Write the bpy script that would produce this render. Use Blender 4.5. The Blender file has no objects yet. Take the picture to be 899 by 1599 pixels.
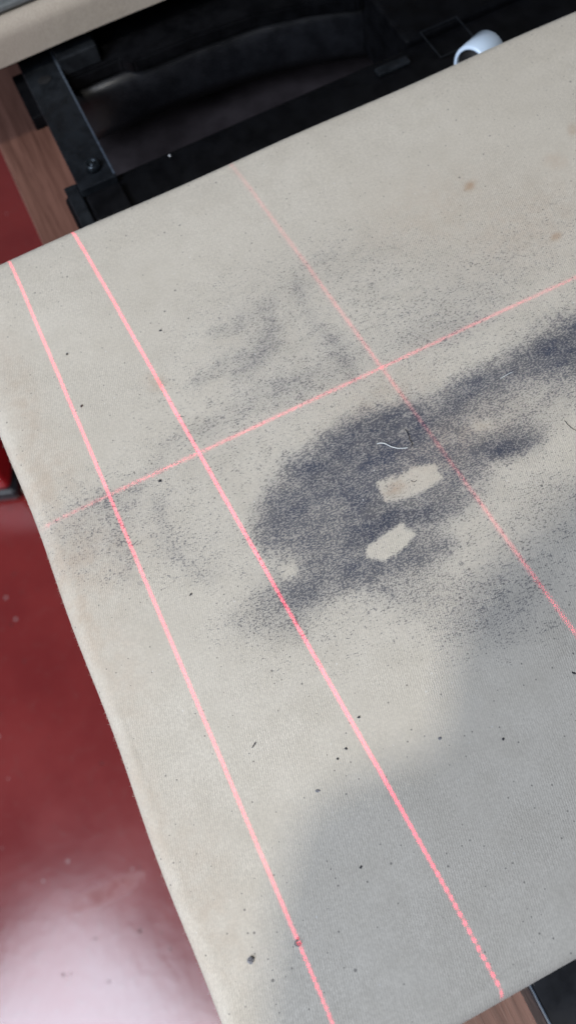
import bpy, bmesh, math, random
import numpy as np
from mathutils import Vector, Matrix

random.seed(7)
RNG = np.random.default_rng(7)
S = bpy.context.scene
COL = S.collection

# ------------------------------------------------------------------ camera
BED = 0.90                                   # height of the bed's top above the floor
CAM = np.array([0.0, 0.0, BED + 0.32])
FPX, CU, CV = 1250.0, 449.5, 799.5           # focal length and centre in photo pixels
v1 = np.array([15000.0 - CU, -6200.0 - CV])
e0 = np.array([0.0 - CU, 690.0 - CV]); e1 = np.array([330.0 - CU, 1580.0 - CV])
dd = e1 - e0
v2 = e0 - dd * (FPX * FPX + v1 @ e0) / (v1 @ dd)
AX = np.array([v1[0], v1[1], FPX]); AX /= np.linalg.norm(AX)
AY = np.array([v2[0], v2[1], FPX]); AY /= np.linalg.norm(AY)
AZ = np.cross(AX, AY)
ROT = np.array([AX, AY, AZ])                 # camera (right, down, forward) -> world

def at(u, v, z):
    """where the sight line of photo pixel (u, v) meets the level z"""
    w = ROT @ np.array([u - CU, v - CV, FPX])
    return CAM + w * ((z - CAM[2]) / w[2])

def project(P):
    c = (P - CAM) @ ROT
    return c[:, 0] / c[:, 2] * FPX + CU, c[:, 1] / c[:, 2] * FPX + CV

cam = bpy.data.cameras.new('camera')
cam.sensor_fit = 'VERTICAL'; cam.sensor_height = 36.0; cam.sensor_width = 36.0
cam.lens = FPX / 1599.0 * 36.0
cam.clip_start = 0.02; cam.clip_end = 100
cam.dof.use_dof = True
cam.dof.focus_distance = 0.335
cam.dof.aperture_fstop = 8.5
camo = bpy.data.objects.new('camera', cam)
COL.objects.link(camo)
M = Matrix.Identity(4)
for r in range(3):
    M[r][0] = ROT[r, 0]; M[r][1] = -ROT[r, 1]; M[r][2] = -ROT[r, 2]; M[r][3] = CAM[r]
camo.matrix_world = M
S.camera = camo

# ------------------------------------------------------------------ light
S.view_settings.view_transform = 'Standard'
S.view_settings.look = 'None'
S.view_settings.exposure = 0.06
S.view_settings.gamma = 1.0
W = bpy.data.worlds.new('World'); S.world = W; W.use_nodes = True
W.node_tree.nodes['Background'].inputs[0].default_value = (0.90, 0.93, 1.0, 1)
W.node_tree.nodes['Background'].inputs[1].default_value = 0.12

def area_lamp(name, loc, target, sx, sy, power, color):
    l = bpy.data.lights.new(name, 'AREA')
    l.shape = 'RECTANGLE'; l.size = sx; l.size_y = sy
    l.energy = power; l.color = color
    o = bpy.data.objects.new(name, l); COL.objects.link(o)
    o.location = loc
    o.rotation_euler = (Vector(target) - Vector(loc)).to_track_quat('-Z', 'Y').to_euler()
    return o
area_lamp('ceiling_lamp', (-0.62, -0.75, 2.75), (0.05, 0.1, BED), 0.065, 0.065, 19.5, (1.0, 0.925, 0.785))
area_lamp('window_light', (-1.75, -0.62, 2.55), (-0.55, 0.0, 0.5), 1.5, 1.7, 76, (0.785, 0.865, 1.0))

# ------------------------------------------------------------------ node helpers
class NT:
    def __init__(s, name):
        s.m = bpy.data.materials.new(name); s.m.use_nodes = True
        s.t = s.m.node_tree; s.t.nodes.clear()
        s.out = s.n('ShaderNodeOutputMaterial'); s.b = s.n('ShaderNodeBsdfPrincipled')
        s.l(s.b.outputs[0], s.out.inputs[0])
    def n(s, t, **k):
        x = s.t.nodes.new(t)
        for a, v in k.items(): setattr(x, a, v)
        return x
    def l(s, a, b): s.t.links.new(a, b)
    def put(s, v, sock):
        if hasattr(v, 'is_linked'): s.l(v, sock)
        else: sock.default_value = v
    def math(s, op, a, b=0.0, clamp=False):
        x = s.n('ShaderNodeMath', operation=op, use_clamp=clamp)
        s.put(a, x.inputs[0]); s.put(b, x.inputs[1]); return x.outputs[0]
    def ss(s, v, lo, hi, a=0.0, b=1.0):
        x = s.n('ShaderNodeMapRange', interpolation_type='SMOOTHSTEP')
        s.put(v, x.inputs[0]); s.put(lo, x.inputs[1]); s.put(hi, x.inputs[2])
        s.put(a, x.inputs[3]); s.put(b, x.inputs[4]); return x.outputs[0]
    def mix(s, f, a, b, blend='MIX'):
        x = s.n('ShaderNodeMix', data_type='RGBA', blend_type=blend)
        s.put(f, x.inputs[0])
        for v, i in ((a, 6), (b, 7)):
            s.put(v if hasattr(v, 'is_linked') or len(v) == 4 else (*v, 1), x.inputs[i])
        return x.outputs[2]
    def obj(s, scale=(1, 1, 1), rot=(0, 0, 0)):
        c = s.n('ShaderNodeTexCoord'); m = s.n('ShaderNodeMapping')
        m.inputs['Scale'].default_value = scale; m.inputs['Rotation'].default_value = rot
        s.l(c.outputs['Object'], m.inputs[0]); return m.outputs[0]
    def noise(s, vec, scale, detail=2.0, rough=0.5, dist=0.0):
        x = s.n('ShaderNodeTexNoise'); s.l(vec, x.inputs['Vector'])
        x.inputs['Scale'].default_value = scale; x.inputs['Detail'].default_value = detail
        x.inputs['Roughness'].default_value = rough; x.inputs['Distortion'].default_value = dist
        return x.outputs['Fac']
    def wave(s, vec, scale, dist=0.0, dscale=1.0):
        x = s.n('ShaderNodeTexWave'); s.l(vec, x.inputs['Vector'])
        x.inputs['Scale'].default_value = scale; x.inputs['Distortion'].default_value = dist
        x.inputs['Detail Scale'].default_value = dscale
        return x.outputs['Fac']
    def specks(s, vec, scale, size, keep):
        """small dots: a Voronoi cell keeps its dot when its random number is under KEEP"""
        x = s.n('ShaderNodeTexVoronoi', voronoi_dimensions='2D'); s.l(vec, x.inputs['Vector']); x.inputs['Scale'].default_value = scale
        sp = s.n('ShaderNodeSeparateColor'); s.l(x.outputs['Color'], sp.inputs[0])
        rad = s.math('MULTIPLY', sp.outputs[1], size)
        dot = s.ss(x.outputs['Distance'], s.math('MULTIPLY', rad, 0.6), s.math('ADD', rad, 0.02), 1.0, 0.0)
        return s.math('MULTIPLY', dot, s.math('LESS_THAN', sp.outputs[0], keep))
    def bump(s, h, strength, dist, prev=None):
        x = s.n('ShaderNodeBump'); x.inputs['Strength'].default_value = strength
        x.inputs['Distance'].default_value = dist; s.put(h, x.inputs['Height'])
        if prev is not None: s.l(prev, x.inputs['Normal'])
        return x.outputs[0]

def simple(name, color, rough, metal=0.0, grain=0.25, scale=60, bump=0.0, spec=0.5):
    k = NT(name); v = k.obj()
    n = k.noise(v, scale, 4, 0.6)
    c = k.mix(k.ss(n, 0.3, 0.7), tuple(x * (1 - grain) for x in color), tuple(x * (1 + grain) for x in color))
    k.l(c, k.b.inputs['Base Color'])
    k.l(k.ss(n, 0.25, 0.75, rough * 0.8, min(1, rough * 1.25)), k.b.inputs['Roughness'])
    k.b.inputs['Metallic'].default_value = metal
    k.b.inputs['Specular IOR Level'].default_value = spec
    if bump: k.l(k.bump(n, bump, 0.001), k.b.inputs['Normal'])
    return k.m

# canvas: undyed twill with rubbed-in ink dust (attribute ink), scorch marks (attribute scorch) and lint specks
def canvas(name, stained):
    k = NT(name); v = k.obj()
    big = k.noise(v, 9, 4, 0.6); mid = k.noise(v, 70, 4, 0.6); fine = k.noise(v, 900, 3, 0.65)
    c = k.mix(k.ss(big, 0.3, 0.7), (0.600, 0.560, 0.494), (0.652, 0.614, 0.548))
    c = k.mix(k.ss(mid, 0.35, 0.75, 0.0, 0.50), c, (0.53, 0.492, 0.425))
    # weave: diagonal ribs crossed by the weft
    w1 = k.wave(k.obj(rot=(0, 0, math.radians(14))), 350, 3.0, 2.5)
    w2 = k.wave(k.obj(rot=(0, 0, math.radians(62))), 390, 3.0, 2.5)
    weave = k.math('ADD', k.math('MULTIPLY', w1, 0.60), k.math('MULTIPLY', w2, 0.40))
    weave = k.math('ADD', k.math('MULTIPLY', weave, 0.6), k.math('MULTIPLY', fine, 0.55))
    wamp = k.ss(k.noise(v, 28, 3, 0.6), 0.3, 0.7, 0.15, 1.0)
    weave = k.math('ADD', k.math('MULTIPLY', k.math('SUBTRACT', weave, 0.57), wamp), 0.57)
    c = k.mix(k.ss(fine, 0.35, 0.66, 0.26, 0.0), c, (0.36, 0.34, 0.31))
    c = k.mix(k.ss(weave, 0.30, 0.78, 0.42, 0.0), c, (0.33, 0.300, 0.250))
    if stained:
        a = k.n('ShaderNodeAttribute', attribute_name='ink'); b = k.n('ShaderNodeAttribute', attribute_name='scorch')
        gr = k.math('ADD', k.math('MULTIPLY', k.noise(k.obj(scale=(0.72, 1.3, 1), rot=(0, 0, 0.15)), 1250, 2, 0.65), 0.72), k.math('MULTIPLY', k.noise(k.obj(scale=(1, 1.7, 1), rot=(0, 0, 0.5)), 150, 4, 0.65, 0.6), 0.28))
        gr = k.math('SUBTRACT', gr, k.math('MULTIPLY', k.math('SUBTRACT', weave, 0.5), 0.10))
        # a grain of dust shows where the noise is under the density
        den = a.outputs['Fac']
        dif = k.math('SUBTRACT', k.math('ADD', k.math('MULTIPLY', den, 0.185), 0.386), gr)
        cov = k.math('MULTIPLY', k.ss(dif, -0.022, 0.070), k.ss(den, 0.0, 0.09))
        patch = k.ss(k.noise(k.obj(scale=(1, 1.8, 1), rot=(0, 0, 0.35)), 55, 5, 0.65), 0.32, 0.66, 0.72, 1.18)
        tint = k.math('MULTIPLY', k.math('MULTIPLY', k.math('POWER', den, 1.5), 0.92), k.math('MULTIPLY', patch, k.ss(gr, 0.40, 0.60, 1.1, 0.74)), True)
        sc = k.math('MULTIPLY', b.outputs['Fac'], k.ss(k.noise(v, 160, 4, 0.6), 0.30, 0.66, 0.40, 1.3))
        c = k.mix(k.math('MULTIPLY', sc, 1.0, True), c, (0.37, 0.225, 0.13))
        c = k.mix(tint, c, (0.056, 0.068, 0.106))
        ink = k.mix(k.ss(k.noise(v, 45, 3), 0.35, 0.65), (0.032, 0.040, 0.070), (0.046, 0.049, 0.066))
        c = k.mix(k.math('MULTIPLY', cov, k.ss(den, 0.0, 0.8, 0.66, 0.58)), c, ink)
        sp = k.math('MAXIMUM', k.specks(v, 110, 0.065, 0.10), k.specks(v, 300, 0.125, 0.15))
        c = k.mix(k.math('MULTIPLY', sp, 0.66), c, (0.075, 0.072, 0.075))
        lt = k.specks(v, 190, 0.08, 0.04)
        c = k.mix(k.math('MULTIPLY', lt, 0.5), c, (0.72, 0.72, 0.72))
    if not stained: c = k.mix(1.0, c, (0.72, 0.675, 0.65), 'MULTIPLY')     # darker, browner tint over the whole second cover
    k.l(c, k.b.inputs['Base Color'])
    k.b.inputs['Roughness'].default_value = 0.92
    k.b.inputs['Specular IOR Level'].default_value = 0.2
    k.b.inputs['Sheen Weight'].default_value = 0.12
    k.b.inputs['Sheen Roughness'].default_value = 0.5
    k.l(k.bump(weave, 0.40, 0.0005, k.bump(mid, 0.25, 0.0012)), k.b.inputs['Normal'])
    return k.m

def floor_mat():
    k = NT('red_painted_floor'); v = k.obj()
    n = k.noise(v, 5, 5, 0.6); f = k.noise(v, 60, 4, 0.6)
    c = k.mix(k.ss(n, 0.3, 0.7), (0.190, 0.0135, 0.0150), (0.245, 0.0215, 0.0210))
    c = k.mix(k.ss(f, 0.5, 0.8, 0, 0.25), c, (0.20, 0.07, 0.065))
    d1 = k.specks(v, 24, 0.075, 0.12)
    c = k.mix(k.math('MULTIPLY', d1, 0.55), c, (0.42, 0.36, 0.36))
    d2 = k.specks(v, 34, 0.09, 0.16)
    c = k.mix(k.math('MULTIPLY', d2, 0.75), c, (0.03, 0.02, 0.02))
    p0, p1 = at(95, 1425, 0), at(235, 1362, 0)
    mp = k.n('ShaderNodeMapping', vector_type='TEXTURE'); tc = k.n('ShaderNodeTexCoord'); k.l(tc.outputs['Object'], mp.inputs[0])
    ang = math.atan2(p1[1] - p0[1], p1[0] - p0[0]); ln = math.hypot(p1[0] - p0[0], p1[1] - p0[1])
    mp.inputs['Location'].default_value = ((p0[0] + p1[0]) / 2, (p0[1] + p1[1]) / 2, 0); mp.inputs['Rotation'].default_value = (0, 0, ang); mp.inputs['Scale'].default_value = (ln * .55, .018, 1)
    le = k.n('ShaderNodeVectorMath', operation='LENGTH'); k.l(mp.outputs[0], le.inputs[0])
    scuff = k.math('MULTIPLY', k.ss(le.outputs['Value'], 1.0, 0.35), k.ss(f, 0.3, 0.6))
    streak = k.noise(k.obj(scale=(3, 22, 1), rot=(0, 0, -0.25)), 2.3, 3, 0.6)
    c = k.mix(k.ss(streak, 0.72, 0.85, 0, 0.12), c, (0.26, 0.15, 0.14))
    k.l(c, k.b.inputs['Base Color'])
    r = k.math('ADD', k.ss(n, 0.3, 0.7, 0.17, 0.23), k.math('MULTIPLY', k.math('MAXIMUM', d1, d2), 0.5))
    k.l(k.math('ADD', k.math('ADD', r, k.math('MULTIPLY', scuff, 0.35)), k.ss(streak, 0.70, 0.88, 0, 0.12)), k.b.inputs['Roughness'])
    k.l(k.math('SUBTRACT', 0.95, k.math('MULTIPLY', d2, 0.9)), k.b.inputs['Specular IOR Level'])
    k.b.inputs['Coat Weight'].default_value = 0.3; k.b.inputs['Coat Roughness'].default_value = 0.14
    k.l(k.bump(f, 0.08, 0.002), k.b.inputs['Normal'])
    return k.m

def wood_mat():
    k = NT('brown_wood_laminate')
    g = k.noise(k.obj(scale=(26, 1.3, 26)), 6, 6, 0.62, 0.5)
    p = k.noise(k.obj(scale=(160, 5, 160)), 6, 3, 0.6)
    c = k.mix(k.ss(g, 0.3, 0.7), (0.105, 0.048, 0.036), (0.190, 0.094, 0.072))
    c = k.mix(k.ss(p, 0.52, 0.75, 0, 0.6), c, (0.045, 0.017, 0.013))
    k.l(c, k.b.inputs['Base Color'])
    k.b.inputs['Roughness'].default_value = 0.42
    k.l(k.bump(p, 0.15, 0.0006), k.b.inputs['Normal'])
    return k.m

MAT = dict(
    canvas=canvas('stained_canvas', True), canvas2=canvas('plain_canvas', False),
    floor=floor_mat(), wood=wood_mat(),
    black=simple('black_powder_coat', (0.0040, 0.0042, 0.0052), 0.5, 0.0, 0.35, 90, 0.1, 0.10),
    lit_edge=simple('painted_edge_light', (0.085, 0.105, 0.135), 0.35, 0.2, 0.3, 300),  # pale colour stands in for light caught on bevels
    strap=simple('dark_steel_strap', (0.0120, 0.0140, 0.017), 0.45, 0.1, 0.35, 120, 0.1, 0.25),
    satin=simple('satin_black_beam', (0.010, 0.0105, 0.013), 0.42, 0.0, 0.3, 70, 0.05, 0.4),
    plate=simple('dull_dark_plate', (0.034, 0.028, 0.031), 0.5, 0.0, 0.25, 40, 0.05, 0.3),
    bolt=simple('blackened_bolt_steel', (0.045, 0.055, 0.065), 0.28, 0.8, 0.4, 200),
    grey=simple('grey_lit_edge', (0.16, 0.175, 0.18), 0.4, 0.2, 0.2, 90),  # light on the press head's lower edge, put in as grey
    red=simple('glossy_red_paint', (0.52, 0.016, 0.028), 0.3, 0.0, 0.15, 30),
    rubber=simple('black_rubber', (0.012, 0.012, 0.016), 0.35, 0.0, 0.3, 80),
    tube=simple('glossy_white_plastic', (0.58, 0.72, 0.90), 0.12, 0.0, 0.04, 30),  # white plastic; the sky's blue reflection is put into its base colour
    dark=simple('hollow_shade_black', (0.006, 0.006, 0.007), 0.7, 0.0, 0.3, 60),  # black colour stands in for the shade inside holes
    lint=simple('dark_lint', (0.035, 0.035, 0.042), 0.8, 0.0, 0.5, 2500),
    lint_grey=simple('grey_lint', (0.20, 0.20, 0.22), 0.8, 0.0, 0.6, 2500),
    lint_brown=simple('brown_lint', (0.060, 0.032, 0.030), 0.8, 0.0, 0.4, 2500),
    thread=simple('white_thread', (0.62, 0.66, 0.68), 0.6, 0.0, 0.1, 900),
    hair=simple('dark_fibre', (0.016, 0.018, 0.028), 0.6, 0.0, 0.3, 900),
    screw=simple('bright_zinc', (0.62, 0.62, 0.62), 0.3, 0.6, 0.2, 300),
)

# ------------------------------------------------------------------ object helpers
def tag(o, label=None, cat=None, group=None, kind=None):
    for k_, v_ in (('label', label), ('category', cat), ('group', group), ('kind', kind)):
        if v_: o[k_] = v_
    return o

def empty(name, loc, label, cat, group=None):
    o = bpy.data.objects.new(name, None); COL.objects.link(o)
    o.empty_display_size = 0.02; o.location = loc
    return tag(o, label, cat, group)

def link(name, me, mat, parent=None, loc=None, smooth=False):
    me.name = name
    if not me.materials: me.materials.append(MAT[mat])
    o = bpy.data.objects.new(name, me); COL.objects.link(o)
    if smooth:
        for p in me.polygons: p.use_smooth = True
    if parent is not None:
        o.parent = parent
        # geometry is given in world coordinates: take the parent's place off
        off = Vector((0, 0, 0)); q = parent
        while q is not None:
            off += q.location; q = q.parent
        o.location = -off if loc is None else Vector(loc) - off
    elif loc is not None:
        o.location = loc
    return o

def bmesh_obj(name, bm, mat, parent=None, loc=None, smooth=False):
    bmesh.ops.recalc_face_normals(bm, faces=bm.faces)
    me = bpy.data.meshes.new(name); bm.to_mesh(me); bm.free()
    return link(name, me, mat, parent, loc, smooth)

def box(name, lo, hi, mat, parent=None, bevel=0.0015, seg=2, smooth=False):
    """a bevelled box whose origin is its own centre"""
    lo, hi = Vector(lo), Vector(hi); c = (lo + hi) / 2; d = hi - lo
    bm = bmesh.new(); bmesh.ops.create_cube(bm, size=1.0)
    bmesh.ops.scale(bm, vec=d, verts=bm.verts)
    if bevel: bmesh.ops.bevel(bm, geom=bm.edges[:], offset=bevel, segments=seg, profile=0.5, affect='EDGES')
    return bmesh_obj(name, bm, mat, parent, c, smooth)

def prism(name, pts, z0, z1, mat, parent=None, bevel=0.001):
    """an outline in plan, given thickness"""
    c = Vector((sum(p[0] for p in pts) / len(pts), sum(p[1] for p in pts) / len(pts), (z0 + z1) / 2))
    bm = bmesh.new()
    f = bm.faces.new([bm.verts.new((x - c.x, y - c.y, z0 - c.z)) for x, y in pts])
    r = bmesh.ops.extrude_face_region(bm, geom=[f])
    bmesh.ops.translate(bm, vec=(0, 0, z1 - z0), verts=[g for g in r['geom'] if isinstance(g, bmesh.types.BMVert)])
    if bevel: bmesh.ops.bevel(bm, geom=bm.edges[:], offset=bevel, segments=2, affect='EDGES', clamp_overlap=True)
    return bmesh_obj(name, bm, mat, parent, c)

def lathe(name, prof, mat, parent=None, loc=(0, 0, 0), axis=(0, 0, 1), n=32):
    bm = bmesh.new(); rings = []
    for r, z in prof:
        rings.append([bm.verts.new((r * math.cos(2 * math.pi * i / n), r * math.sin(2 * math.pi * i / n), z)) for i in range(n)])
    for a, b in zip(rings, rings[1:]):
        for i in range(n): bm.faces.new((a[i], a[(i + 1) % n], b[(i + 1) % n], b[i]))
    if prof[0][0] < 1e-6 or prof[-1][0] < 1e-6: bmesh.ops.remove_doubles(bm, verts=bm.verts, dist=1e-7)
    q = Vector((0, 0, 1)).rotation_difference(Vector(axis))
    bmesh.ops.rotate(bm, verts=bm.verts, matrix=q.to_matrix())
    return bmesh_obj(name, bm, mat, parent, loc, True)

def tube_mesh(bm, pts, rad, n=6):
    pts = [Vector(p) for p in pts]; rings = []
    for i, p in enumerate(pts):
        t = (pts[min(i + 1, len(pts) - 1)] - pts[max(i - 1, 0)]).normalized()
        a = t.cross(Vector((0.13, 0.2, 1))).normalized(); b = t.cross(a)
        k = rad * (0.55 if i in (0, len(pts) - 1) else 1.0)
        rings.append([bm.verts.new(p + (a * math.cos(2 * math.pi * j / n) + b * math.sin(2 * math.pi * j / n)) * k) for j in range(n)])
    for a, b in zip(rings, rings[1:]):
        for j in range(n): bm.faces.new((a[j], a[(j + 1) % n], b[(j + 1) % n], b[j]))
    bm.faces.new(rings[0]); bm.faces.new(rings[-1])

# ------------------------------------------------------------------ setting: floor and table
TAB = BED - 0.13
bm = bmesh.new(); bmesh.ops.create_grid(bm, x_segments=2, y_segments=2, size=4.0)
tag(bmesh_obj('floor', bm, 'floor'), kind='structure')

table = empty('wooden_table', (0.55, 0.35, 0), 'brown wooden table with a straight bare left edge, under the black machine frame', 'table')
box('tabletop', (-0.0312, -0.42, TAB - 0.028), (1.25, 1.25, TAB), 'wood', table, 0.0015)
for x in (0.03, 1.19):
    for y in (-0.35, 1.19):
        box('leg', (x - 0.025, y - 0.025, 0), (x + 0.025, y + 0.025, TAB - 0.0285), 'black', table, 0.002)

# ------------------------------------------------------------------ canvas covered beds
X0, X1, Y0, Y1 = -0.0788, 0.520, -0.0670, 0.3300
RE = 0.0085                                                # rounding of the cloth over the edge

def undulate(x, y):
    return 0.00022 * np.sin(x * 31 + 1.3) * np.sin(y * 23 + .4) + 0.00012 * np.sin(x * 77 + y * 54) + 0.0001 * np.sin(y * 120 - x * 40)

def wrapped_sheet(x0, x1, y0, y1, ztop, depth, xs, ys, r=RE, crown=0.0016):
    """a sheet laid over a slab and turned down round all four edges"""
    A, B = np.meshgrid(xs, ys, indexing='ij')
    ix0, ix1, iy0, iy1 = x0 + r, x1 - r, y0 + r, y1 - r
    px = np.clip(A, ix0, ix1); py = np.clip(B, iy0, iy1)
    ox, oy = A - px, B - py
    l = np.hypot(ox, oy); ls = np.where(l < 1e-9, 1, l)
    q = r * math.pi / 2
    hor = np.where(l < q, r * np.sin(np.minimum(l, q) / r), r)
    drop = np.where(l < q, r * (1 - np.cos(np.minimum(l, q) / r)), r + (l - q))
    edge = np.minimum.reduce([px - ix0, ix1 - px, py - iy0, iy1 - py])
    pillow = crown * np.exp(-edge / 0.014)
    Xw = px + ox / ls * hor; Yw = py + oy / ls * hor
    Zw = ztop - drop - pillow + undulate(Xw, Yw) * (l < 1e-6)
    Zw = np.maximum(Zw, ztop - depth)
    # the cloth is not cut dead straight
    wob = 0.0005 * np.sin(Yw * 60) + 0.0004 * np.sin(Yw * 23 + 1) + 0.0004 * np.sin(Xw * 47 + 2)
    far = (l > 1e-6)
    Xw = Xw + np.where(far & (np.abs(ox) > 0), wob, 0) * np.sign(ox); Yw = Yw + np.where(far & (np.abs(oy) > 0), wob, 0) * np.sign(oy)
    V = np.stack([Xw, Yw, Zw], -1).reshape(-1, 3)
    ni, nj = A.shape
    I = np.arange(ni * nj).reshape(ni, nj)
    F = np.stack([I[:-1, :-1], I[1:, :-1], I[1:, 1:], I[:-1, 1:]], -1).reshape(-1, 4)
    return V, F

def mesh_from(V, F, name):
    me = bpy.data.meshes.new(name)
    me.vertices.add(len(V)); me.vertices.foreach_set('co', V.astype(np.float32).ravel())
    me.loops.add(F.size); me.loops.foreach_set('vertex_index', F.astype(np.int32).ravel())
    me.polygons.add(len(F)); me.polygons.foreach_set('loop_start', np.arange(0, F.size, 4, dtype=np.int32))
    me.polygons.foreach_set('loop_total', np.full(len(F), 4, dtype=np.int32))
    me.polygons.foreach_set('use_smooth', np.ones(len(F), dtype=bool))
    me.update(); me.validate()
    return me

# --- where the ink dust has been rubbed into the cloth (outlines measured in the photo, laid on the cloth)
def ss(x, a, b):
    t = np.clip((x - a) / (b - a), 0, 1); return t * t * (3 - 2 * t)

def seg_dist(u, v, p, q):
    px, py = p; qx, qy = q; dx, dy = qx - px, qy - py
    t = np.clip(((u - px) * dx + (v - py) * dy) / (dx * dx + dy * dy + 1e-9), 0, 1)
    return np.hypot(u - px - t * dx, v - py - t * dy)

def poly_sd(u, v, P):
    d = np.full(u.shape, 1e9); inside = np.zeros(u.shape, bool)
    n = len(P)
    for i in range(n):
        a, b = P[i], P[(i + 1) % n]
        d = np.minimum(d, seg_dist(u, v, a, b))
        c = (a[1] > v) != (b[1] > v)
        xi = a[0] + (v - a[1]) * (b[0] - a[0]) / (b[1] - a[1] + 1e-9)
        inside ^= c & (u < xi)
    return np.where(inside, d, -d)

def k6(P): return [(340 + .6218 * x, 480 + .6218 * y) for x, y in P]

def ink_fields(u, v):
    # ragged borders: displace the lookup a little
    wu = 6 * np.sin(u * .035 + v * .021) + 3 * np.sin(u * .10 - v * .063 + 1) + 3 * np.sin(u * .31 + v * .27) + 2 * np.sin(u * .63 - v * .48)
    wv = 5 * np.sin(v * .042 - u * .017 + 2) + 3 * np.sin(v * .12 + u * .051) + 3 * np.sin(v * .28 - u * .33) + 2 * np.sin(v * .58 + u * .67)
    U, V = u + wu, v + wv
    ink = np.zeros(u.shape)
    def add(f): 
        nonlocal ink; ink = 1 - (1 - ink) * (1 - np.clip(f, 0, 1))
    def poly(P, den, soft, k=True):
        d = poly_sd(U, V, k6(P) if k else P); add(den * ss(d, -soft, soft * .8))
    def ell(cx, cy, rx, ry, ang, den, p=1.0):
        a = math.radians(ang); x = (U - cx) * math.cos(a) + (V - cy) * math.sin(a); y = -(U - cx) * math.sin(a) + (V - cy) * math.cos(a)
        add(den * np.exp(-((x / rx) ** 2 + (y / ry) ** 2) ** p))
    def stroke(pts, w, den):
        d = np.full(u.shape, 1e9)
        for p, q in zip(pts, pts[1:]): d = np.minimum(d, seg_dist(U, V, p, q))
        add(den * np.exp(-(d / w) ** 2))
    # the big rubbed patch left of the clean rectangles
    poly([(172, 392), (300, 325), (385, 275), (470, 245), (530, 262), (540, 330), (520, 385), (440, 425), (405, 470), (400, 505), (300, 520), (220, 570), (130, 595), (92, 545), (110, 490), (160, 430)], .58, 34)
    ell(605, 685, 75, 34, -25, .55); ell(500, 715, 55, 26, -20, .40); ell(455, 790, 60, 40, -30, .22); ell(572, 780, 45, 26, -20, .45)
    ell(440, 835, 45, 26, -20, .2)
    # band running up to the right edge
    poly([(560, 235), (640, 172), (720, 140), (800, 85), (910, 35), (910, 140), (850, 165), (780, 180), (720, 215), (640, 250), (570, 290)], .54, 32)
    ell(865, 540, 80, 32, -24, .55); ell(765, 590, 50, 22, -22, .28)
    # between band and patch
    ell(690, 660, 70, 42, -20, .40); ell(800, 640, 90, 45, -10, .28); ell(880, 600, 50, 40, -20, .25)
    ell(785, 692, 62, 26, -14, .66, 1.3)
    ell(700, 720, 60, 30, -20, .22)
    # lower rubbed strip with the second clean mark
    poly([(150, 700), (190, 762), (260, 745), (330, 715), (450, 690), (540, 640), (590, 600), (560, 575), (480, 560), (400, 560), (330, 610), (220, 640)], .32, 32)
    ell(585, 885, 95, 22, -20, .42); ell(660, 868, 45, 22, -25, .35); ell(600, 818, 60, 20, -20, .45); ell(680, 800, 60, 22, -25, .35)
    ell(450, 935, 65, 28, -18, .42); ell(430, 975, 60, 30, 0, .22); ell(640, 930, 60, 30, -15, .2)
    ell(520, 850, 90, 40, -20, .22)
    ell(655, 792, 85, 28, -22, .50); ell(715, 735, 40, 32, -20, .40); ell(640, 745, 90, 40, -22, .42); ell(560, 840, 60, 40, -20, .30)
    ell(520, 690, 330, 230, -20, .065); ell(700, 560, 280, 120, -22, .05); ell(605, 670, 60, 32, -25, .5); ell(880, 535, 50, 30, -24, .5); ell(790, 690, 45, 20, -14, .35)
    ell(510, 845, 95, 30, -20, .30); ell(560, 800, 60, 26, -20, .2)
    # loose dust below and right
    ell(765, 940, 95, 65, -20, .24); ell(730, 985, 80, 40, 0, .10); ell(840, 800, 90, 50, -20, .15); ell(880, 760, 60, 40, 0, .13)
    ell(560, 940, 190, 90, -20, .12); ell(820, 900, 120, 110, 0, .06); ell(850, 830, 70, 60, 0, .06)
    # wisps up left
    stroke([(370, 590), (400, 566), (428, 530), (420, 498)], 18, .19); ell(405, 545, 40, 28, -50, .17); ell(400, 540, 110, 60, -30, .06)
    stroke([(300, 600), (335, 578), (372, 556)], 13, .18); stroke([(328, 520), (372, 500)], 8, .16); stroke([(345, 505), (425, 478)], 14, .10)
    ell(460, 600, 62, 25, -24, .30); ell(350, 650, 75, 26, -20, .15); stroke([(205, 762), (260, 700), (330, 662)], 12, .12)
    stroke([(466, 440), (490, 505), (520, 545), (556, 580)], 15, .16); stroke([(470, 410), (525, 395)], 10, .13); ell(530, 560, 40, 30, 30, .14)
    ell(440, 440, 120, 60, -25, .10); ell(640, 480, 160, 70, -25, .10); ell(800, 400, 140, 70, -25, .07); ell(560, 420, 70, 40, -20, .10)
    ell(680, 520, 80, 30, -25, .14); ell(400, 520, 190, 80, -25, .035); ell(740, 470, 180, 60, -25, .05); ell(330, 720, 150, 60, -25, .08)
    # left end
    stroke([(250, 780), (262, 850), (290, 888), (330, 902)], 17, .16); stroke([(170, 790), (185, 850), (205, 900)], 18, .15)
    ell(150, 790, 80, 34, -25, .16); ell(135, 850, 75, 60, -20, .15); ell(250, 830, 90, 60, 0, .10); ell(330, 850, 60, 40, 0, .09)
    # marks left clean: something lay there while the rest was rubbed
    def clean(P, soft, keep=0.0):
        nonlocal ink
        d = poly_sd(u + wu * .08 + 1.0 * np.sin(v * .75 + u * .3), v + wv * .08 + 0.9 * np.sin(u * .8), P); ink = ink * (1 - (1 - keep) * ss(d, -soft, soft))
    clean([(585, 754), (604, 745), (636, 733), (660, 727), (676, 725), (683, 729), (683, 736), (692, 743), (692, 747), (667, 763), (645, 773), (619, 781), (601, 784), (596, 773)], 3.2, .10)
    clean([(570, 856), (596, 838), (627, 815), (633, 820), (632, 825), (647, 832), (649, 836), (640, 843), (638, 850), (619, 866), (601, 876), (588, 873), (573, 871)], 3.0, .05)
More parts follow.
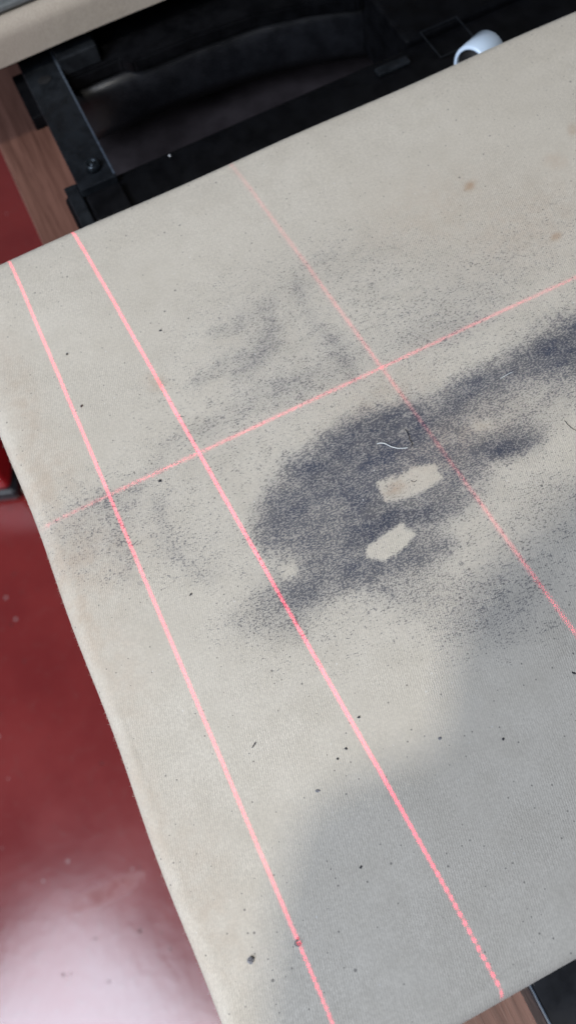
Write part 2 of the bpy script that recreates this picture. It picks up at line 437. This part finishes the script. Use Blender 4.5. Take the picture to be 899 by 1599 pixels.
    clean([(438, 884), (458, 878), (464, 896), (442, 906)], 7, .3); clean([(735, 660), (765, 652), (770, 668), (745, 676)], 8, .4)
    ell(606, 762, 20, 11, -25, .13); ell(628, 765, 20, 7, -25, .16)
    # creases and smears that took more ink
    stroke([(586, 753), (612, 743), (640, 735)], 1.8, .55); stroke([(872, 568), (876, 545)], 3.2, .75); stroke([(576, 925), (606, 915), (618, 940)], 2.5, .35)
    stroke([(768, 727), (778, 733), (790, 728)], 1.6, .5)
    # scorch: pale brown spots and tan areas
    sc = np.zeros(u.shape)
    def spot(cx, cy, rx, ry, ang, den, p=1.25):
        nonlocal sc
        a = math.radians(ang); x = (u - cx) * math.cos(a) + (v - cy) * math.sin(a); y = -(u - cx) * math.sin(a) + (v - cy) * math.cos(a)
        sc = np.maximum(sc, den * np.exp(-((x / rx) ** 2 + (y / ry) ** 2) ** p))
    spot(733, 290, 12, 8, -40, .50); spot(868, 369, 12, 7, -30, .52); spot(727, 296, 5, 5, 0, .4); spot(866, 252, 21, 13, 5, .22); spot(893, 203, 8, 10, 0, .3)
    spot(245, 598, 19, 13, 20, .30); spot(30, 720, 60, 30, -10, 0.175, 1); spot(105, 880, 100, 80, -20, 0.220, 1); spot(60, 760, 60, 80, 20, 0.210, 1)
    spot(320, 1420, 60, 170, -18, 0.158, 1); spot(690, 330, 120, 60, -20, 0.123, 1); spot(820, 350, 120, 70, -20, 0.158, 1); spot(700, 690, 110, 50, -20, 0.210, 1)
    spot(180, 1050, 50, 120, -15, 0.140, 1); spot(600, 620, 90, 40, -20, 0.140, 1); spot(618, 762, 24, 10, -25, 0.385, 1); spot(40, 640, 30, 120, -18, 0.175, 1); spot(130, 960, 26, 120, -18, 0.245, 1); spot(230, 1260, 30, 150, -18, 0.175, 1)
    ink = 1 - (1 - np.clip(ink, 0, 1)) ** 1.45
    return ink, np.clip(sc, 0, 1)

def axis_points(a, b, lo, hi, fine, coarse, skirt):
    """grid lines: fine between lo and hi, coarse outside, and down the sides"""
    q = RE * math.pi / 2 + skirt
    A = a + RE - q; B = b - RE + q
    pts = list(np.linspace(A, a + RE - RE * math.pi / 2, 5)[:-1]) + list(np.linspace(a + RE - RE * math.pi / 2, a + RE, 9)[:-1])
    x = a + RE
    while x < b - RE:
        pts.append(x); x += fine if lo <= x <= hi else coarse
    pts += list(np.linspace(b - RE, b - RE + RE * math.pi / 2, 9)) + list(np.linspace(b - RE + RE * math.pi / 2, B, 5)[1:])
    return np.array(pts)

bed = empty('press_bed', ((X0 + X1) / 2, (Y0 + Y1) / 2, BED - 0.05), 'large bed covered in beige canvas, rubbed with dark blue ink and crossed by laser lines', 'press bed', 'padded press beds')
SK = 0.0165
xs = axis_points(X0, X1, X0, 0.31, 0.001, 0.006, SK); ys = axis_points(Y0, Y1, Y0, Y1, 0.001, 0.006, SK)
V, F = wrapped_sheet(X0, X1, Y0, Y1, BED, 0.026, xs, ys)
uu, vv = project(V)
ink, sc = ink_fields(uu, vv)
me = mesh_from(V, F, 'canvas_cover')
for nm, arr in (('ink', ink), ('scorch', sc)):
    at_ = me.attributes.new(nm, 'FLOAT', 'POINT'); at_.data.foreach_set('value', arr.astype(np.float32))
cover = link('canvas_cover', me, 'canvas', bed)
box('bed_plate', (X0 + 0.004, Y0 + 0.004, BED - 0.0295), (X1 - 0.004, Y1 - 0.004, BED - 0.0245), 'black', bed, 0.0008)
# short fibres standing off the worn edges of the cloth
bm = bmesh.new()
for i in range(1500):
    if i % 3:
        y = random.uniform(Y0, Y1); p = Vector((X0 + RE * (1 - math.cos(.35)) + random.uniform(-.001, .002), y, 0)); out = Vector((-1, random.gauss(0, .6), .45))
    else:
        x = random.uniform(X0, 0.3); p = Vector((x, Y0 + random.uniform(.0005, .003), 0)); out = Vector((random.gauss(0, .6), -1, .45))
    e = min(p.x - X0, p.y - Y0)
    wb = 0.0005 * math.sin(p.y * 60) + 0.0004 * math.sin(p.y * 23 + 1) + 0.0004 * math.sin(p.x * 47 + 2)
    p.z = BED - RE + math.sqrt(max(0.0, RE * RE - (RE - e) ** 2)) - 0.0017
    if i % 3: p.x -= wb
    else: p.y -= wb
    ln = random.uniform(.0004, .0011); w = 0.00005
    side = out.cross(Vector((0, 0, 1))).normalized() * w
    tip = p + out.normalized() * ln + Vector((random.gauss(0, .0002), random.gauss(0, .0002), random.uniform(-.0003, .0003)))
    up = Vector((0, 0, w))
    a, b, c, d = bm.verts.new(p + side), bm.verts.new(p - side), bm.verts.new(p + up), bm.verts.new(tip)
    bm.faces.new((a, b, d)); bm.faces.new((b, c, d)); bm.faces.new((c, a, d))
tag(bmesh_obj('edge_fuzz', bm, 'canvas', bed), kind='stuff')

# the second station behind: same bed, with its black press head resting on it
FY = 0.4985
bed2 = empty('press_bed', ((X0 + X1) / 2, FY + 0.2, BED - 0.05), 'second canvas covered bed behind, only its greyish front side showing below black head', 'press bed', 'padded press beds')
xs = axis_points(X0, X1, 0, 0, 0.006, 0.006, SK); ys = axis_points(FY, FY + .397, 0, 0, 0.006, 0.006, SK)
V, F = wrapped_sheet(X0, X1, FY, FY + .397, BED, 0.026, xs, ys)
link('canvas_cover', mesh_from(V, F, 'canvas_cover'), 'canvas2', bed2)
box('bed_plate', (X0 + 0.004, FY + 0.004, BED - 0.0295), (X1 - 0.004, FY + .393, BED - 0.0245), 'black', bed2, 0.0008)
head = empty('heat_press', ((X0 + X1) / 2, FY + 0.2, BED), 'black press head resting on the second bed, its lit lower edge put in as a thin grey rim', 'heat press')
box('rim', (X0 + .001, FY + .0075, BED + 0.0004), (X1 - .001, FY + .39, BED + 0.0045), 'grey', head, 0.0012)  # grey strip paints the lit lower edge of the black head
box('housing', (X0 + .006, FY + .014, BED + 0.0048), (X1 - .006, FY + .384, BED + 0.075), 'black', head, 0.006, 3)

# ------------------------------------------------------------------ machine frame under and between the beds
fr = empty('machine_frame', (0.25, 0.2, TAB), 'black steel frame of rails and straps on the table beneath the canvas beds', 'frame')
zr = BED - 0.050
box('rail', (-0.0022, 0.330, zr - 0.034), (0.56, 0.4045, zr), 'black', fr, 0.003, 3)
# rail of the second station: stepped, with a rounded nose that bends back to the right
prism('rail', [(0.012, 0.60), (0.012, 0.4975), (0.071, 0.4975), (0.078, 0.4900), (0.122, 0.4895), (0.165, 0.4855), (0.200, 0.476), (0.230, 0.462), (0.56, 0.462), (0.56, 0.60)], zr - 0.010, zr, 'black', fr, 0.0015)
path = [(0.0200, 0.4990), (0.071, 0.4990), (0.100, 0.4985), (0.122, 0.4975), (0.145, 0.4958), (0.165, 0.4930), (0.184, 0.4890), (0.203, 0.4830), (0.222, 0.4760), (0.240, 0.4690), (0.30, 0.4640), (0.56, 0.4640)]
prof = [(0.06, 0.0), (0.006, 0.0), (0.0, -0.0012), (-0.0030, -0.0030), (-0.0048, -0.0070), (-0.0056, -0.0130), (-0.0058, -0.0200), (-0.0052, -0.0300), (-0.0030, -0.0400), (0.06, -0.0400)]
bm = bmesh.new()
rows = [[bm.verts.new((x, y + dy, zr - 0.0105 + dz)) for dy, dz in prof] for x, y in path]
for a, b in zip(rows, rows[1:]):
    for j in range(len(prof)): bm.faces.new((a[j], a[(j + 1) % len(prof)], b[(j + 1) % len(prof)], b[j]))
bm.faces.new(rows[0]); bm.faces.new(rows[-1])
bmesh_obj('beam', bm, 'satin', fr, smooth=True)
box('bracket', (0.0325, 0.5005, zr + 0.0005), (0.0600, 0.545, zr + 0.0130), 'strap', fr, 0.001)
box('bracket', (0.0010, 0.4800, zr - 0.012), (0.0118, 0.5250, zr - 0.002), 'black', fr, 0.001)
st = box('link_strap', (0.0085, 0.3960, zr + 0.0005), (0.0325, 0.5450, zr + 0.0065), 'strap', fr, 0.0007)
box('edge_highlight', (0.0312, 0.3975, zr + 0.0066), (0.0324, 0.5440, zr + 0.0074), 'lit_edge', st, 0.0002)  # lighter strip paints in the highlight along the strap's bevel
bp = at(147, 262, zr + 0.0066)
lathe('bolt', [(0.0, 0.0042), (0.0016, 0.0042), (0.0021, 0.0028), (0.0027, 0.0028), (0.0031, 0.0044), (0.0040, 0.0040), (0.0046, 0.0022), (0.0047, 0.0), (0.0, 0.0)], 'bolt', st, Vector(bp))
sp = at(70, 125, zr + 0.0066)
prism('slot_shade', [(sp[0] + .0046 * math.cos(a), sp[1] + .0036 * math.sin(a)) for a in [i * math.pi / 8 for i in range(16)]], zr + 0.0064, zr + 0.0069, 'dark', st, 0)  # slot drawn as a black disc, its inner shade put into colour
# end clamp over the rail below the strap
box('clamp', (0.0100, 0.3700, zr + 0.0004), (0.0330, 0.3930, zr + 0.0050), 'black', fr, 0.0018, 3)
box('clamp', (0.0000, 0.3600, zr + 0.0004), (0.0085, 0.4080, zr + 0.0025), 'strap', fr, 0.0008)
wp = at(265, 243, zr)
lathe('screw', [(0.0, 0.0008), (0.0006, 0.0007), (0.0009, 0.0)], 'screw', fr, Vector(wp), n=12)
# block on the right of the gap, with a square recess outlined on its top
box('base_plate', (0.036, 0.36, TAB + .0004), (0.29, 0.60, TAB + .005), 'plate', fr, 0.001)  # plate widened left and right to darken table wood lying in shade
blk = box('carriage_block', (0.236, 0.4050, zr - 0.045), (0.420, 0.4735, zr + 0.003), 'black', fr, 0.003, 3)
c0 = at(700, 58, zr + 0.003)
sq = 0.0125
for dx0, dx1, dy0, dy1 in ((-sq, sq, -sq - .001, -sq), (-sq, sq, sq, sq + .001), (-sq - .001, -sq, -sq - .001, sq + .001), (sq, sq + .001, -sq - .001, sq + .001)):
    box('inset_edge', (c0[0] + dx0, c0[1] + dy0, zr + 0.0028), (c0[0] + dx1, c0[1] + dy1, zr + 0.0036), 'strap', blk, 0.0003)
tb = at(615, 105, zr)
box('tab', (tb[0] - .013, tb[1] - .004, zr + .0003), (tb[0] + .010, tb[1] + .003, zr + .003), 'strap', fr, 0.0012)
# foot beam that shows below the near edge of the bed, and the pillars that carry the beds
fb = box('foot_beam', (0.0300, -0.30, TAB + 0.0005), (0.30, 0.10, BED - 0.073), 'satin', fr, 0.0012)
box('edge_highlight', (0.0308, -0.298, BED - 0.0729), (0.0316, 0.098, BED - 0.0725), 'lit_edge', fb, 0.00015)  # lighter strip paints in the lit top edge of the beam
box('pillar', (0.10, 0.15, BED - 0.0725), (0.34, 0.32, BED - 0.0300), 'black', fr, 0.002)
box('pillar', (0.14, 0.61, TAB + .0005), (0.40, 0.80, BED - 0.0300), 'black', fr, 0.002)
box('foot_beam', (0.10, 0.335, TAB + .0005), (0.50, 0.40, zr - 0.0345), 'black', fr, 0.002)

# ------------------------------------------------------------------ white tube behind the bed, red case on the floor
tc = at(733, 103, BED - 0.028)
tr = empty('plastic_tube', tc, 'short glossy white tube with dark hollow end, peeping over the far edge of canvas bed', 'tube')
lathe('shell', [(0.0090, 0.0), (0.0102, -0.0004), (0.0112, 0.0010), (0.0116, 0.020), (0.0104, 0.0215), (0.0092, 0.020), (0.0090, 0.0)], 'tube', tr, Vector(tc), (0.80, 0.42, -0.18), 40)
lathe('hollow_shade', [(0.0, 0.0035), (0.0089, 0.0025), (0.0089, 0.005), (0.0, 0.005)], 'dark', tr, Vector(tc), (0.80, 0.42, -0.18), 24)  # black disc added to paint the shade inside the hollow end

cp = at(0, 786, 0.0)
case = empty('red_case', (cp[0], cp[1] + 0.12, 0), 'bright red case with a black rubber foot rim, standing on the dark red floor', 'case')
rz = math.radians(-21)
def rot_box(name, cx, cy, z0, z1, hx, hy, mat, bev):
    o = box(name, (cx - hx, cy - hy, z0), (cx + hx, cy + hy, z1), mat, case, bev, 4, True)
    o.rotation_euler.z = rz; return o
nx, ny = -math.sin(rz), math.cos(rz)
ccx, ccy = cp[0] + nx * 0.10 - 0.12 * ny, cp[1] + ny * 0.10 + 0.12 * nx
rot_box('body', ccx, ccy, 0.030, 0.16, 0.155, 0.092, 'red', 0.012)
rot_box('foot_rim', ccx, ccy, 0.0005, 0.032, 0.163, 0.100, 'rubber', 0.010)

# ------------------------------------------------------------------ lint, crumbs and fibres lying on the canvas
def surf(u, v):
    p = at(u, v, BED); return Vector((p[0], p[1], BED + float(undulate(p[0], p[1])) + 0.0001))

def crumb(u, v, w, h, ang, mat, label, hollow=False):
    p = surf(u, v); mm = 0.32 / 1250
    w *= .68; h *= .68
    bm = bmesh.new()
    if hollow:        # a curled flake: an open bent ring of film
        pts = []
        for x_, y_ in ((.45, .30), (.10, .52), (-.45, .05), (-.30, -.20), (.12, -.50), (.40, -.15), (.38, .10)):
            pts.append((x_ * w * mm, y_ * h * mm, 0.0004 + random.uniform(-.0002, .0003)))
        tube_mesh(bm, pts, 0.00024, 5)
    else:
        bmesh.ops.create_icosphere(bm, subdivisions=2, radius=1.0)
        for q in bm.verts:
            k_ = 1 + random.uniform(-.28, .28)
            q.co = Vector((q.co.x * w * mm * .5 * k_, q.co.y * h * mm * .5 * k_, max(-0.00005, q.co.z * min(w, h) * mm * .28 * k_)))
        bmesh.ops.rotate(bm, verts=bm.verts, matrix=Matrix.Rotation(math.radians(ang), 3, 'Z'))
    return tag(bmesh_obj('lint_crumb', bm, mat, None, p), label, 'crumb', 'lint crumbs on the canvas')

for a in (
    (105, 553, 8, 6, 20, 'lint', 'dark crumb on clean canvas just right of the leftmost laser line, upper half'),
    (251, 516, 9, 5, 0, 'lint', 'dark flat crumb on pale canvas above the brown scorch spot on the laser line'),
    (128, 634, 10, 5, 40, 'lint_brown', 'reddish brown crumb touching the leftmost laser line'),
    (250, 751, 8, 8, 0, 'lint', 'dark round crumb just below the cross laser line, between the two left lines'),
    (298, 928, 9, 4, 25, 'lint', 'dark elongated crumb on plain canvas left of the lower ink strip'),
    (397, 1163, 16, 3, 30, 'lint', 'thin dark sliver on clean canvas between the two long laser lines'),
    (560, 1120, 7, 5, 0, 'lint', 'small dark crumb hard against the right side of the long middle laser line'),
    (540, 1169, 6, 6, 0, 'lint', 'dark crumb left of the long middle laser line, upper of a close pair'),
    (527, 1185, 6, 5, 30, 'lint', 'dark crumb left of the long middle laser line, lower of a close pair'),
    (496, 1235, 11, 6, -20, 'lint_grey', 'grey fluffy crumb on the soft edge of the shadow'),
    (563, 1354, 7, 5, 20, 'lint', 'single dark crumb in the shadow between the two long laser lines'),
    (391, 1500, 13, 12, 10, 'lint_grey', 'square grey flake low on the canvas, left of the leftmost laser line'),
    (686, 1153, 9, 7, 0, 'lint_grey', 'pale grey crumb right of the middle laser line in the lit corner beside the shadow'),
    (785, 1154, 6, 5, 40, 'lint', 'dark crumb alone in the shaded canvas far from any laser line'),
    (895, 1051, 10, 4, -50, 'lint', 'dark pointed crumb at the right picture edge of the shaded canvas'),
    (608, 783, 0, 0, 0, None, None),
):
    if a[5]: crumb(*a)
crumb(464, 1473, 12, 13, 0.8, 'lint_grey', 'curled hollow grey flake touching the leftmost laser line near its lower end', True)

def fibre(pts, rad, mat, label, name='loose_fibre'):
    P = [surf(u, v) for u, v in pts]
    # smooth the run of points
    Q = []
    for i in range(len(P) - 1):
        p0, p1, p2, p3 = P[max(i - 1, 0)], P[i], P[i + 1], P[min(i + 2, len(P) - 1)]
        for j in range(5):
            t = j / 5
            Q.append(0.5 * ((2 * p1) + (p2 - p0) * t + (2 * p0 - 5 * p1 + 4 * p2 - p3) * t * t + (3 * p1 - p0 - 3 * p2 + p3) * t ** 3))
    Q.append(P[-1])
    base = Q[0].copy()
    bm = bmesh.new()
    tube_mesh(bm, [q - base + Vector((0, 0, rad + 0.0002 * abs(math.sin(i * .7)))) for i, q in enumerate(Q)], rad)
    return tag(bmesh_obj(name, bm, mat, None, base), label, 'fibre', 'loose fibres on the canvas')
fibre([(588, 694), (598, 693), (612, 699), (624, 701), (636, 700)], 0.00022, 'thread', 'white curved thread lying on the darkest ink above the clean rectangle')
fibre([(632, 671), (637, 680), (639, 688), (643, 694), (640, 699)], 0.00017, 'hair', 'thin dark fibre curving down to the right end of the white thread')
fibre([(880, 657), (886, 664), (893, 670), (900, 673)], 0.00014, 'hair', 'dark kinked fibre at the right picture edge below the ink band')
fibre([(641, 751), (646, 753), (650, 750)], 0.00014, 'hair', 'tiny dark curl inside the upper clean rectangle')
fibre([(780, 592), (790, 586), (800, 581)], 0.00013, 'thread', 'short pale thread on the ink band rising to the right')

# ------------------------------------------------------------------ added unseen laser stand: plates shaped to block light, four modules
HZ = BED + 0.40
stand = empty('added_laser_stand', (0.66, 0.10, TAB), 'added unseen black stand with four laser modules, its plates shaped to block light', 'stand')
box('column', (0.62, 0.05, TAB + .0005), (0.70, 0.15, HZ + 0.05), 'black', stand, 0.004)

KEY = np.array([-0.62, -0.75, 2.75])
def over(u, v):
    p = at(u, v, BED); t = (HZ - BED) / (KEY[2] - BED)
    return tuple((p + t * (KEY - p))[:2])
prism('light_blocker', [over(*q) for q in ((400, 1640), (425, 1440), (462, 1305), (520, 1255), (670, 1195), (692, 1150), (696, 1060), (750, 930), (900, 790), (1150, 680), (1600, 950), (1500, 1900), (800, 1900))], HZ, HZ + 0.012, 'black', stand, 0.002)  # added plate, outlined to cast the stepped shadow on the cloth

box('light_blocker', (-0.15, 0.110, HZ + 0.0125), (0.75, 0.170, HZ + 0.030), 'black', stand, 0.002)  # added unseen bar that blocks light from the gap between the beds

def laser(p, q, src, halfw, power, tmin, tmax, beads, seed, color=(1.0, 0.004, 0.085), fade=(1.0, 1.0)):
    """a line laser at SRC whose sheet of light meets the bed along p-q; tmin..tmax: how much of p-q its fan covers (0..1)"""
    p, q, src = Vector(p), Vector(q), Vector(src)
    mid = (p + q) / 2
    zl = (src - mid).normalized()
    yl = (q - p).cross(zl).normalized(); xl = yl.cross(zl).normalized()
    L = bpy.data.lights.new('laser_light', 'SPOT')
    L.spot_size = math.radians(150); L.spot_blend = 0.0; L.shadow_soft_size = 0.0006; L.energy = power; L.color = (1, 1, 1)
    o = bpy.data.objects.new('laser_light', L); COL.objects.link(o)
    m = Matrix.Identity(4)
    for r in range(3): m[r][0], m[r][1], m[r][2], m[r][3] = xl[r], yl[r], zl[r], src[r]
    o.matrix_world = m
    def tval(P):
        d = P - src; return d.dot(xl) / d.dot(zl)
    ta, tb_ = tval(p), tval(q)
    L.use_nodes = True; nt = L.node_tree; nt.nodes.clear()
    N = lambda t, **k: [(x, [setattr(x, a, b) for a, b in k.items()]) for x in [nt.nodes.new(t)]][0][0]
    out = N('ShaderNodeOutputLight'); em = N('ShaderNodeEmission'); nt.links.new(em.outputs[0], out.inputs[0])
    em.inputs[0].default_value = (*color, 1)
    tc_ = N('ShaderNodeTexCoord'); sx = N('ShaderNodeSeparateXYZ'); nt.links.new(tc_.outputs['Normal'], sx.inputs[0])
    def mt(op, a, b=0.0, c=None):
        x = N('ShaderNodeMath', operation=op)
        for v_, i in ((a, 0), (b, 1)) + (((c, 2),) if c is not None else ()):
            if hasattr(v_, 'is_linked'): nt.links.new(v_, x.inputs[i])
            else: x.inputs[i].default_value = v_
        return x.outputs[0]
    d = mt('DIVIDE', sx.outputs['Y'], sx.outputs['Z']); t = mt('DIVIDE', sx.outputs['X'], sx.outputs['Z'])
    f = mt('DIVIDE', mt('SUBTRACT', t, ta), tb_ - ta)                  # 0 at p, 1 at q
    def sstep(v_, a, b):
        x = N('ShaderNodeMapRange', interpolation_type='SMOOTHSTEP')
        nt.links.new(v_, x.inputs[0]); x.inputs[1].default_value = a; x.inputs[2].default_value = b
        return x.outputs[0]
    g = mt('POWER', mt('DIVIDE', mt('ABSOLUTE', d), halfw), 2.2)
    core = mt('POWER', 2.718, mt('MULTIPLY', g, -1.0))
    lim = mt('MULTIPLY', sstep(f, tmin - .004, tmin + .004), sstep(f, tmax + .004, tmax - .004))
    # speckle along the beam, and the separate beads at its end
    cb = N('ShaderNodeCombineXYZ'); nt.links.new(mt('MULTIPLY', t, 1.0), cb.inputs[0]); nt.links.new(mt('MULTIPLY', d, 1.0), cb.inputs[1]); cb.inputs[2].default_value = seed
    nz = N('ShaderNodeTexNoise'); nt.links.new(cb.outputs[0], nz.inputs['Vector']); nz.inputs['Scale'].default_value = 640; nz.inputs['Detail'].default_value = 1
    spk = mt('MAXIMUM', mt('ADD', mt('MULTIPLY', nz.outputs['Fac'], 3.2), -0.6), 0.15)
    s = mt('MULTIPLY', mt('MULTIPLY', core, lim), spk)
    if beads:
        n_b, b0, b1 = beads
        wv = mt('ADD', mt('MULTIPLY', mt('SINE', mt('MULTIPLY', f, 6.2832 * n_b)), 0.5), 0.5)
        amt = sstep(f, b0, b1)
        s = mt('MULTIPLY', s, mt('SUBTRACT', 1.0, mt('MULTIPLY', amt, mt('MULTIPLY', mt('POWER', wv, 0.7), 0.90))))
    fd = N('ShaderNodeMapRange'); nt.links.new(f, fd.inputs[0]); fd.inputs[3].default_value = fade[0]; fd.inputs[4].default_value = fade[1]
    s = mt('MULTIPLY', s, fd.outputs[0])
    nt.links.new(s, em.inputs[1])
    mod = lathe('laser_module', [(0.0, 0.003), (0.004, 0.003), (0.006, 0.002), (0.006, 0.026), (0.0, 0.026)], 'black', stand, src, zl, 16)
    return o

B = lambda u, v: at(u, v, BED)
laser(B(15, 404), B(520, 1599), (0.10, 0.12, HZ - 0.03), 0.00096, 34, -0.2, 1.3, (150, .4, 1.2), 1.0)
laser(B(111, 353), B(795, 1563), (0.12, 0.08, HZ - 0.03), 0.00106, 38, -0.03, 1.003, (118, .62, .95), 2.0)
laser(B(357, 247), B(899, 990), (0.15, 0.16, HZ - 0.03), 0.0020, 4.4, -0.03, 1.3, None, 3.0, fade=(0.50, 1.25))
laser(B(52, 828), B(899, 432), (0.11, 0.13, HZ - 0.03), 0.0019, 3.9, -0.004, 1.3, (72, .2, .0), 4.0, fade=(2.0, 1.0))
